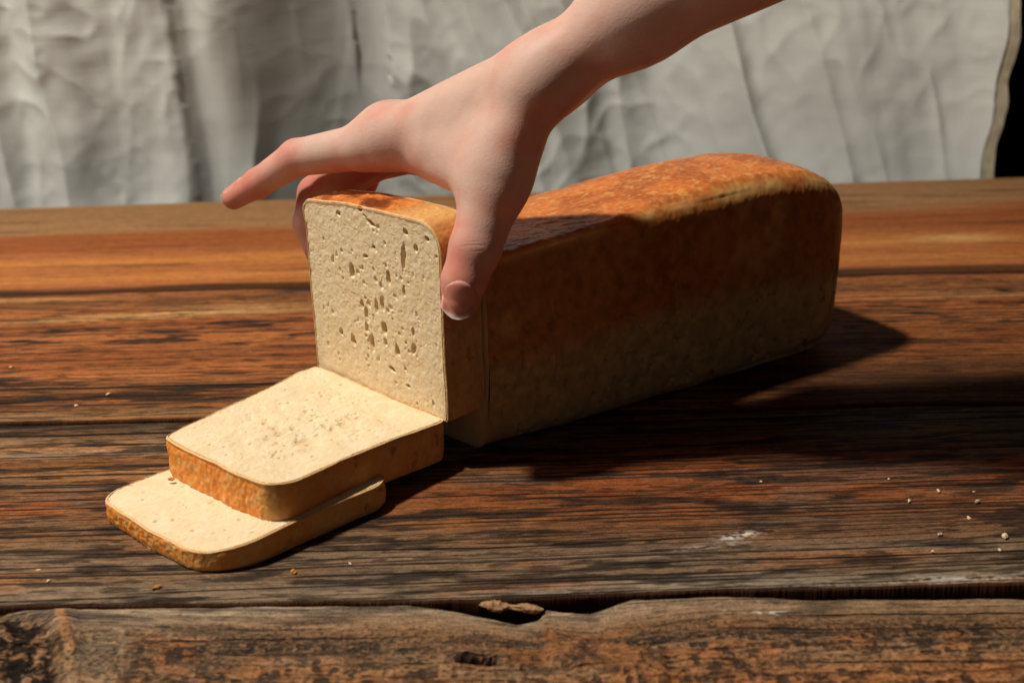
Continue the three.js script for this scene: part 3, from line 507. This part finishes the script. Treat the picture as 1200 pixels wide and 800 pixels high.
// ---------- linen backdrop ----------
const backdrop = thing('linen_backdrop', 'creased off white linen cloth hanging behind the table', 'cloth', [0, 0, -0.55]);
{
  const x0 = -0.78, y0 = -0.3, y1 = 0.42, nx = 620, ny = 330, pos = [], col = [], uv = [];
  const edgeR = (y) => 0.875 * lerp([0.4661, -0.0495][0], [0.4702, 0.1133][0], (y - [0.4661, -0.0495][1]) / ([0.4702, 0.1133][1] - [0.4661, -0.0495][1])) + 0.004 * (n2(y * 30, 4) - 0.5);
  const step = (y) => 0.9 * lerp([-0.3032, -0.0625][0], [-0.3041, 0.129][0], (y - [-0.3032, -0.0625][1]) / ([-0.3041, 0.129][1] - [-0.3032, -0.0625][1])) + 0.01 * (n2(y * 14, 8) - 0.5); // the fold whose edge throws the shade
  const crease = (x, y, ax, ay, bx, by, w) => { const dx = bx - ax, dy = by - ay, L = dx * dx + dy * dy, t = clamp(((x - ax) * dx + (y - ay) * dy) / L); const d = hypot(x - ax - t * dx, y - ay - t * dy); return exp(-((d / w) ** 2)) * sstep(0, 0.15, t + 0.05) * sstep(1.05, 0.8, t); };
  const fold = (x, y) => {
    const s = step(y);
    let z = 0;
    // left panel lies 6 cm further forward, ends in a lip, then the cloth falls back and returns slowly
    const lip = sstep(s + 0.012, s - 0.006, x);
    z += lip * (0.118 + 0.006 * exp(-(((x - s + 0.014) / 0.014) ** 2)) + 0.006 * sin(x * 50 + 3 * y));
    const m = [-0.1378, 0.0486][0];
    z += (1 - lip) * (0.1 - 0.115 * sstep(s + 0.02, m + 0.02, x) + 0.012 * sstep(m + 0.05, m + 0.2, x) + 0.007 * exp(-(((x - s - 0.04) / 0.018) ** 2)));
    // hanging folds and creases
    const qx = x + 0.03 * (f2(x * 7 + 2, y * 6, 2) - 0.5), lean = x > m ? 0.3 : -0.14, wx = qx + lean * (y - 0.02) * (0.6 + 0.8 * n2(x * 5, 3)), wy = y + 0.04 * (f2(x * 9 + 8, y * 9, 2) - 0.5);
    const on = x > s && x < m + 0.03 ? 0.4 : 1;
    const long1 = f2(wx * 15 + 5, wy * 2.2, 2) - 0.5, long2 = 1 - abs(2 * f2(wx * 20 + 1, wy * 3.2 + 4, 2) - 1), cr1 = 1 - abs(2 * f2(wx * 34 + 3, wy * 8, 2) - 1), cr2 = 1 - abs(2 * f2(qx * 30 - wy * 20 + 7, wy * 26 + qx * 10, 2) - 1);
    z += on * (0.022 * long1 + 0.017 * long2 * long2 + 0.0045 * cr1 * cr1 * (0.4 + n2(x * 8, y * 8 + 5)) + 0.0032 * cr2 * cr2 * n2(x * 7 + 4, y * 9) + 0.0012 * (f2(x * 70, y * 60, 2) - 0.5));
    z += 0.012 * sin((x - 0.2 + 0.15 * y) * 26) * sstep(m, 0.2, x) + 0.15 * pow(clamp((x - 0.08) / 0.34), 1.3);
    return z;
  };
  for (let j = 0; j < ny; j++) for (let i = 0; i < nx; i++) {
    const y = lerp(y0, y1, j / (ny - 1)), x = lerp(x0, edgeR(y) - 0.008, i / (nx - 1));
    pos.push(x, y, fold(x, y)); uv.push(x * 8, y * 8);
    const k = 0.94 + 0.1 * f2(x * 12, y * 12, 3); col.push(0.54 * k, 0.55 * k, 0.52 * k);
  }
  const n = 512, wd = new Uint8Array(n * n * 4), r = rng(3), wa = [], we = []; for (let i = 0; i < 128; i++) { wa.push(r()); we.push(r()); }
  for (let j = 0; j < n; j++) for (let i = 0; i < n; i++) { const h = 0.5 + 0.25 * sin(i / n * 2 * PI * 64) * (((j >> 2) & 1) ? 1 : -1) * 0.5 + 0.18 * (wa[i >> 2] - 0.5) + 0.18 * (we[j >> 2] - 0.5), k = 4 * (j * n + i); wd[k] = wd[k + 1] = wd[k + 2] = 255 * clamp(h); wd[k + 3] = 255; }
  const m = new THREE.MeshPhysicalMaterial({ vertexColors: true, roughness: 0.95, specularIntensity: 0.1, bumpMap: tex(wd, n, n, false, THREE.RepeatWrapping), bumpScale: 0.0003, sheen: 0.15, sheenRoughness: 0.8, sheenColor: new THREE.Color(0.5, 0.47, 0.42) });
  mesh('cloth', geo(pos, gridIndex(nx, ny, true), { uv, col }), m, backdrop);
  // turned edge with its selvedge on the right
  const hp = [], hc = [], nh = 9;
  for (let j = 0; j < ny; j++) for (let i = 0; i < nh; i++) {
    const y = lerp(y0, y1, j / (ny - 1)), t = i / (nh - 1), x = edgeR(y) - 0.014 + 0.015 * t + 0.003 * (n2(y * 60, i * 0.6) - 0.5);
    hp.push(x, y, fold(min(x, edgeR(y) - 0.008), y) - 0.0015 + 0.55 * max(0, x - edgeR(y) + 0.008) + 0.002 * (n2(y * 40, t * 3) - 0.5));
    const k = 0.8 + 0.4 * n2(y * 180, t * 5); hc.push(0.36 * k, 0.31 * k, 0.22 * k);
  }
  mesh('hem', geo(hp, gridIndex(nh, ny, true), { col: hc }), new THREE.MeshStandardMaterial({ vertexColors: true, roughness: 0.95 }), backdrop);
}


// ---------- the hand and forearm ----------
// signed distance to a chain of tapered capsules, blended smoothly
const smin = (a, b, k) => { const h = max(k - abs(a - b), 0) / k; return min(a, b) - h * h * k * 0.25; };
const cap = (a, ra, b, rb) => { const dx = b[0] - a[0], dy = b[1] - a[1], dz = b[2] - a[2]; return { a, ra, rb, dx, dy, dz, L: dx * dx + dy * dy + dz * dz || 1e-9 }; };
const capD = (c, x, y, z) => { const px = x - c.a[0], py = y - c.a[1], pz = z - c.a[2], t = clamp((px * c.dx + py * c.dy + pz * c.dz) / c.L); return hypot(px - t * c.dx, py - t * c.dy, pz - t * c.dz) - (c.ra + (c.rb - c.ra) * t); };
const J = {
  wrist: [0.0154, 0.1673, 0.0987], wristB: [0.0177, 0.1629, 0.0811],
  armA: [0.0504, 0.1904, 0.1034], armB: [0.0535, 0.1858, 0.0729], elbowA: [0.1103, 0.224, 0.1157], elbowB: [0.1199, 0.2215, 0.0736],
  iM: [-0.0516, 0.134, 0.0636], iQ: [-0.0645, 0.1302, 0.0609], iP: [-0.0962, 0.1231, 0.0486], iD: [-0.1166, 0.1096, 0.0401], iT: [-0.1305, 0.101, 0.0349],
  mM: [-0.047, 0.1328, 0.0447], mP: [-0.0919, 0.1011, 0.0305], mD: [-0.095, 0.0888, 0.0387], mT: [-0.0898, 0.0713, 0.0426],
  rM: [-0.0437, 0.1287, 0.0388], rP: [-0.0834, 0.1028, 0.0202], rD: [-0.0866, 0.0859, 0.0237], rT: [-0.0849, 0.0688, 0.0274],
  pM: [-0.0381, 0.1217, 0.0319], pP: [-0.0689, 0.1072, 0.0054], pD: [-0.0745, 0.0925, 0.0049], pT: [-0.0739, 0.079, 0.0071],
  tC: [0.0096, 0.1597, 0.105], tM: [-0.0049, 0.1256, 0.108], tI: [-0.0142, 0.1008, 0.1202], tT: [-0.0206, 0.0811, 0.126],
};
const arm = [cap(J.wrist, 0.0128, J.armA, 0.0178), cap(J.wristB, 0.0125, J.armB, 0.0182), cap(J.armA, 0.0178, J.elbowA, 0.0245), cap(J.armB, 0.0182, J.elbowB, 0.0255)];
const palm = [
  cap(J.iM, 0.0125, J.wrist, 0.012), cap(J.mM, 0.0112, J.wrist, 0.012), cap(J.rM, 0.0108, J.wristB, 0.012), cap(J.pM, 0.01, J.wristB, 0.012),
  cap(J.tC, 0.0128, J.tM, 0.0124), // thumb metacarpal
  cap([-0.0385, 0.127, 0.074], 0.0062, [-0.0141, 0.1244, 0.1053], 0.0068), cap([-0.0288, 0.1345, 0.0828], 0.0095, [-0.0104, 0.1332, 0.1006], 0.0105), cap([-0.0106, 0.1449, 0.0873], 0.0125, [-0.0025, 0.1379, 0.0998], 0.0122), // web
  cap([-0.0186, 0.1332, 0.0715], 0.011, [0.0042, 0.1495, 0.0811], 0.0125), cap([-0.0291, 0.1228, 0.0541], 0.01, [0.0043, 0.1481, 0.0687], 0.0125),
];
const fingers = [
  [[J.iM, 0.0118, J.iQ, 0.0104], [J.iQ, 0.0104, J.iP, 0.0084], [J.iP, 0.0084, J.iD, 0.0068], [J.iD, 0.0068, J.iT, 0.0054]],
  [[J.mM, 0.0112, J.mP, 0.0086], [J.mP, 0.0087, J.mD, 0.0076], [J.mD, 0.0076, J.mT, 0.006]],
  [[J.rM, 0.0108, J.rP, 0.0084], [J.rP, 0.0084, J.rD, 0.0074], [J.rD, 0.0074, J.rT, 0.006]],
  [[J.pM, 0.0095, J.pP, 0.0074], [J.pP, 0.0074, J.pD, 0.0065], [J.pD, 0.0065, J.pT, 0.0055]],
  [[J.tM, 0.0126, J.tI, 0.0106], [J.tI, 0.0107, [-0.0192, 0.0881, 0.1248], 0.0093], [[-0.0192, 0.0881, 0.1248], 0.0093, J.tT, 0.0078]],
].map((f) => f.map((c) => cap(...c)));
const knuckles = [[J.iM, 0.0125, [-0.0541, 0.1377, 0.0578]]];
function handD(x, y, z) {
  let d = 1e9;
  for (const c of palm) d = smin(d, capD(c, x, y, z), 0.011);
  for (const c of arm) d = smin(d, capD(c, x, y, z), 0.014);
  for (const [, r, p] of knuckles) d = smin(d, hypot(x - p[0], y - p[1], z - p[2]) - r * 0.9, 0.008);
  let out = 1e9;
  const base = d;
  for (const f of fingers) {
    let e = 1e9;
    for (const c of f) e = smin(e, capD(c, x, y, z), 0.0022);
    out = min(out, smin(base, e, 0.009));
  }
  return out;
}
const grad = (x, y, z, v) => { const e = 0.0004; return v.set(handD(x + e, y, z) - handD(x - e, y, z), handD(x, y + e, z) - handD(x, y - e, z), handD(x, y, z + e) - handD(x, y, z - e)).normalize(); };
// surface nets: one vertex in every cell the surface crosses, pulled onto the surface
function surface(lo, hi, h, D) {
  const n = [0, 1, 2].map((k) => Math.ceil((hi[k] - lo[k]) / h) + 1), [nx, ny, nz] = n, F = new Float32Array(nx * ny * nz), id = new Int32Array(nx * ny * nz).fill(-1), B = 6;
  // coarse blocks first: the distance is only worked out where the surface can be
  F.fill(1);
  for (let k = 0; k < nz; k += B) for (let j = 0; j < ny; j += B) for (let i = 0; i < nx; i += B) {
    const c = D(lo[0] + (i + B / 2) * h, lo[1] + (j + B / 2) * h, lo[2] + (k + B / 2) * h), far = abs(c) > B * h * 1.25 + 0.006;
    for (let kk = k; kk < min(nz, k + B); kk++) for (let jj = j; jj < min(ny, j + B); jj++) for (let ii = i; ii < min(nx, i + B); ii++) F[(kk * ny + jj) * nx + ii] = far ? c : D(lo[0] + ii * h, lo[1] + jj * h, lo[2] + kk * h);
  }
  const pos = [], idx = [], v = V3(), g = V3();
  for (let k = 0; k < nz - 1; k++) for (let j = 0; j < ny - 1; j++) for (let i = 0; i < nx - 1; i++) {
    const o = (k * ny + j) * nx + i; let m = 0;
    for (let c = 0; c < 8; c++) if (F[o + (c & 1) + ((c >> 1) & 1) * nx + (c >> 2) * nx * ny] < 0) m++;
    if (m === 0 || m === 8) continue;
    v.set(lo[0] + (i + 0.5) * h, lo[1] + (j + 0.5) * h, lo[2] + (k + 0.5) * h);
    for (let t = 0; t < 4; t++) { const d = D(v.x, v.y, v.z); grad(v.x, v.y, v.z, g); v.addScaledVector(g, -clamp(d, -h, h)); }
    id[o] = pos.length / 3; pos.push(v.x, v.y, v.z);
  }
  const sx = 1, sy = nx, sz = nx * ny;
  const quad = (a, b, c, d, f) => { if (a < 0 || b < 0 || c < 0 || d < 0) return; if (f) idx.push(a, b, c, a, c, d); else idx.push(a, c, b, a, d, c); };
  for (let k = 1; k < nz - 1; k++) for (let j = 1; j < ny - 1; j++) for (let i = 1; i < nx - 1; i++) {
    const o = (k * ny + j) * nx + i, s = F[o] < 0;
    if (s !== F[o + sx] < 0) quad(id[o - sy - sz], id[o - sz], id[o], id[o - sy], s);
    if (s !== F[o + sy] < 0) quad(id[o - sx - sz], id[o - sx], id[o], id[o - sz], s);
    if (s !== F[o + sz] < 0) quad(id[o - sx - sy], id[o - sy], id[o], id[o - sx], s);
  }
  return [pos, idx];
}
const person = thing('person', 'bare hand and forearm reaching in from the right and gripping the upright slice', 'person', J.wrist);
{
  const ks = Object.values(J), lo = [0, 1, 2].map((k) => min(...ks.map((p) => p[k])) - 0.034), hi = [0, 1, 2].map((k) => max(...ks.map((p) => p[k])) + 0.034);
  const [pos, idx] = surface(lo, hi, 0.0017, handD), nv = pos.length / 3, uv = new Float32Array(nv * 2), col = new Float32Array(nv * 3), nrm = new Float32Array(nv * 3), g = V3();
  const UX = -0.13, UY = 0.05, UL = 0.26; // one square metre-true patch of skin relief over the hand
  const tips = [J.iT, J.iD, J.mT, J.mP, J.rP, J.pP, J.tT, [-0.0199, 0.0922, 0.1366]], pinks = [J.iP, J.tI, J.iM, J.mD, J.pD];
  for (let i = 0; i < nv; i++) {
    const x = pos[3 * i], y = pos[3 * i + 1], z = pos[3 * i + 2];
    grad(x, y, z, g); nrm[3 * i] = g.x; nrm[3 * i + 1] = g.y; nrm[3 * i + 2] = g.z;
    uv[2 * i] = (x - UX) / UL; uv[2 * i + 1] = (y - UY) / UL;
    let red = 0; for (const t of tips) red = max(red, exp(-(((hypot(x - t[0], y - t[1], z - t[2])) / 0.019) ** 2)));
    for (const t of pinks) red = max(red, 0.8 * exp(-(((hypot(x - t[0], y - t[1], z - t[2])) / 0.014) ** 2)));
    red = max(red, 0.5 * sstep(0.2, -0.7, g.y) * sstep(0.05, 0.0, x)); // palm side of the fingers is redder
    const m = f3(x * 90, y * 90, z * 90, 3) - 0.5, f = f3(x * 500, y * 500, z * 500, 2) - 0.5;
    const c = mix3([0.72, 0.475, 0.385], [0.68, 0.25, 0.18], clamp(1.0 * red + 1.5 * m + 0.05)); scale3(c, 1 + 0.1 * f + 0.1 * m);
    col[3 * i] = c[0]; col[3 * i + 1] = c[1]; col[3 * i + 2] = c[2];
    pos[3 * i] = x - person.position.x; pos[3 * i + 1] = y - person.position.y; pos[3 * i + 2] = z - person.position.z;
  }
  // skin relief: fine cells, creases over the joints
  const n = 2048, sk = new Uint8Array(n * n * 4), creases = [];
  const add = (ax, ay, bx, by, w, d, bow) => creases.push([ax, ay, bx, by, w, d, bow]);
  add(-0.021, 0.1042, -0.0081, 0.1043, 0.0004, 0.5, 0.0012); add(-0.0196, 0.1058, -0.0094, 0.1059, 0.0003, 0.25, 0.0008); add(-0.018, 0.1023, -0.0088, 0.1024, 0.0003, 0.2, 0.0008);
  add(-0.0987, 0.1337, -0.097, 0.1259, 0.0003, 0.4, 0.0005); add(-0.096, 0.1344, -0.0947, 0.1251, 0.0003, 0.35, 0.0005); add(-0.0934, 0.1343, -0.0924, 0.1265, 0.0003, 0.3, -0.0005); add(-0.101, 0.1327, -0.0993, 0.1274, 0.0003, 0.25, 0.0005);
  add(-0.0911, 0.1332, -0.0908, 0.1286, 0.0003, 0.2, 0.0004); add(-0.0535, 0.1251, -0.0525, 0.1194, 0.0005, 0.35, 0.0006); add(-0.0638, 0.1426, -0.0565, 0.1449, 0.0004, 0.25, 0.0005); add(-0.062, 0.1401, -0.0543, 0.142, 0.0004, 0.2, 0.0005); add(-0.096, 0.1188, -0.094, 0.1216, 0.0004, 0.35, 0.0004);
  for (let j = 0; j < n; j++) for (let i = 0; i < n; i++) {
    const x = UX + (i + 0.5) / n * UL, y = UY + (j + 0.5) / n * UL, k = 4 * (j * n + i);
    let h = 0.62 + 0.3 * (n2(x * 1300 + y * 700, y * 1900 - x * 600) - 0.5) * 0.7 + 0.22 * (ridge(x * 700 + y * 900, y * 500 - x * 800) - 0.5) + 0.16 * (n2(x * 2400, y * 2400) - 0.5);
    sk[k] = sk[k + 1] = sk[k + 2] = 255 * clamp(h); sk[k + 3] = 255;
  }
  for (const [ax, ay, bx, by, w, d, bow] of creases) {
    const X0 = min(ax, bx) - 0.003, X1 = max(ax, bx) + 0.003, Y0 = min(ay, by) - 0.003, Y1 = max(ay, by) + 0.003, L2 = (bx - ax) ** 2 + (by - ay) ** 2, L = sqrt(L2), nxx = -(by - ay) / L, nyy = (bx - ax) / L;
    for (let j = floor((Y0 - UY) / UL * n); j < (Y1 - UY) / UL * n; j++) for (let i = floor((X0 - UX) / UL * n); i < (X1 - UX) / UL * n; i++) {
      const x = UX + (i + 0.5) / n * UL, y = UY + (j + 0.5) / n * UL, t = ((x - ax) * (bx - ax) + (y - ay) * (by - ay)) / L2; if (t < 0 || t > 1) continue;
      const dd = (x - ax) * nxx + (y - ay) * nyy - bow * 4 * t * (1 - t) - 0.0003 * (n2(t * 14, ax * 900) - 0.5), k = 4 * (j * n + i), q = 255 * 1.5 * d * exp(-((dd / w) ** 2)) * sin(PI * t);
      sk[k] = sk[k + 1] = sk[k + 2] = max(0, sk[k] - q);
    }
  }
  const skin = new THREE.MeshPhysicalMaterial({ vertexColors: true, roughness: 0.5, specularIntensity: 0.4, transmission: 0.22, thickness: 0, bumpMap: tex(sk, n, n, false, THREE.RepeatWrapping), bumpScale: 0.00014, sheen: 0.25, sheenRoughness: 0.5, sheenColor: new THREE.Color(0.7, 0.3, 0.2) });
  const G = geo(pos, idx, { uv, col }); G.setAttribute('normal', new THREE.BufferAttribute(nrm, 3));
  mesh('body', G, skin, person);
  // nails: curved plates lying on the finger ends
  const nailMat = new THREE.MeshPhysicalMaterial({ vertexColors: true, roughness: 0.22, specularIntensity: 0.6, clearcoat: 0.5, clearcoatRoughness: 0.3 });
  function nail(root, tip, up, halfW, over) { // root and tip of the plate on the axis, up = out of the finger
    const T = V3(...tip).sub(V3(...root)), Ln = T.length(); T.normalize(); const U = V3(...up).addScaledVector(T, -V3(...up).dot(T)).normalize(), S = V3().crossVectors(T, U), ps = [], cl = [], nu = 30, nw = 26, P = V3();
    for (let i = 0; i < nu; i++) for (let j = 0; j < nw; j++) {
      const t = i / (nu - 1), s = 2 * j / (nw - 1) - 1, rootCurve = 0.3 * s * s, tipCurve = 0.2 * s * s, tt = lerp(rootCurve, 1 - tipCurve, t), w = halfW * (0.8 + 0.2 * sin(PI * clamp(tt * 0.8 + 0.12)));
      P.set(...root).addScaledVector(T, tt * Ln * (1 + over)).addScaledVector(S, s * w).addScaledVector(U, 0.014);
      let fell = 0; for (let q = 0; q < 24; q++) { const d = min(0.7 * handD(P.x, P.y, P.z), 0.0125 - fell); fell += d; P.addScaledVector(U, -d); }
      const rim = min(t * 4, (1 - abs(s)) * 4, 1);
      const flat = -halfW * 0.32 * s * s; // plate keeps its own curve past the fingertip
      if (tt * (1 + over) > 0.8) { const Q = V3(...root).addScaledVector(T, 0.8 * Ln).addScaledVector(S, s * w).addScaledVector(U, 0.014); let drop = 0; for (let q = 0; q < 24; q++) { const d = min(0.7 * handD(Q.x, Q.y, Q.z), 0.0125 - drop); drop += d; Q.addScaledVector(U, -d); } const hq = Q.sub(V3(...root)).dot(U), hp = P.clone().sub(V3(...root)).dot(U), target = hq - 0.35 * (tt * (1 + over) - 0.8) * Ln; P.addScaledVector(U, max(0, target - hp)); }
      P.addScaledVector(U, lerp(-0.0004, 0.00035, sstep(0, 0.6, rim)));
      ps.push(P.x - person.position.x, P.y - person.position.y, P.z - person.position.z);
      const c = mix3([0.6, 0.22, 0.17], [0.8, 0.43, 0.36], sstep(0.3, 0.0, tt)); blend(c, [0.88, 0.74, 0.62], 0.9 * sstep(0.86, 0.93, tt + 0.06 * s * s)); cl.push(...c);
    }
    mesh('fingernail', geo(ps, gridIndex(nw, nu, false), { col: cl }), nailMat, person);
  }
  nail([-0.0182, 0.0902, 0.1266], [-0.0231, 0.0745, 0.1319], [-0.1, 0.25, 1], 0.0074, 0.0);
  nail([-0.1214, 0.1099, 0.0378], [-0.1346, 0.1002, 0.0331], [-0.45, 1, 0.12], 0.0043, 0.05);
}


// ---------- loose crumbs ----------
{
  const r = rng(99), m = new THREE.MeshStandardMaterial({ color: new THREE.Color(0.72, 0.58, 0.38), roughness: 0.95 }), mo = new THREE.MeshStandardMaterial({ color: new THREE.Color(0.62, 0.27, 0.07), roughness: 0.9 });
  const crumb = (x, z, s, y, label, group, mat) => {
    const g = new THREE.IcosahedronGeometry(1, 3), p = g.attributes.position, sd = r() * 50, ax = 0.7 + 0.9 * r(), az = 0.6 + 0.5 * r();
    for (let i = 0; i < p.count; i++) { const a = p.getX(i), b = p.getY(i), c = p.getZ(i), k = 0.35 + 1.2 * f3(a * 1.7 + sd, b * 1.7 + 4, c * 1.7 + sd, 3); p.setXYZ(i, a * k * ax, b * k * 0.62, c * k * az * 0.8); }
    g.computeVertexNormals(); g.scale(s, s, s); g.rotateY(r() * 6.28);
    const o = mesh(numbered('bread_crumb'), g, mat ?? m, scene); o.position.set(x, y + 0.55 * s, z); tag(o, label, 'crumb', group);
  };
  const right = 'pale crumbs scattered in front of the loaf at the right', left = 'pale crumbs scattered left of the slices';
  for (const [x, z, s, label] of [
    [0.19, 0.1873, 0.0014, 'largest pale bread crumb, at the far right edge of the planks'], [0.1893, 0.1599, 0.0012, 'pale crumb uppermost in the tight cluster at the right, with a smaller crumb behind'],
    [0.1658, 0.1844, 0.0009, 'pale crumb left of the largest crumb at the right, alone below the cluster'], [0.1619, 0.158, 0.0009, 'leftmost pale crumb of the cluster at the right'],
    [0.1813, 0.1726, 0.0008, 'small pale crumb just below the cluster at the right'], [0.1765, 0.15, 0.0008, 'small pale crumb at the upper left of the cluster at the right'],
    [0.1909, 0.1514, 0.0006, 'tiny pale crumb right behind the uppermost clustered crumb at the right'], [0.1591, 0.1967, 0.0007, 'pale crumb nearest the flour streak by the right plank gap'],
    [0.1047, 0.1388, 0.0007, 'tiny pale crumb alone in front of the loaf, above the flour smear'], [0.1591, 0.1389, 0.0006, 'tiny pale crumb alone between the loaf shadow and the right cluster'], [0.1846, 0.1965, 0.0006, 'tiny pale crumb just below the largest crumb at the far right'],
  ]) crumb(x, z, s, 0, label, right);
  for (const [x, z, s, label] of [
    [-0.2045, 0.034, 0.001, 'larger pale crumb near the plank gap left of the slices'], [-0.2164, 0.0466, 0.0008, 'small pale crumb at the plank gap, left of the larger crumb'], [-0.1828, 0.1967, 0.0007, 'tiny pale crumb at the lower left, farther from the knot'],
    [-0.1762, 0.2045, 0.0008, 'tiny pale crumb at the lower left, closer to the knot'], [-0.2678, -0.0043, 0.0008, 'tiny pale crumb at the far left edge of the back planks'], [-0.0637, 0.1965, 0.0007, 'tiny pale crumb on the plank in front of the two stacked slices'],
  ]) crumb(x, z, s, 0, label, left);
  crumb(-0.0843, 0.2022, 0.0015, 0, 'brown crumb at the rim of the shadow before the lower slice', undefined, mo);
  crumb(-0.1422, 0.1495, 0.0012, 0.0125, 'orange crust flake lying on top of the lower thin slice', undefined, mo);
  crumb(-0.1336, 0.2107, 0.0014, 0, 'orange crust crumb on the plank left of the lower slice shadow', undefined, mo);
}


renderer.render(scene, camera);
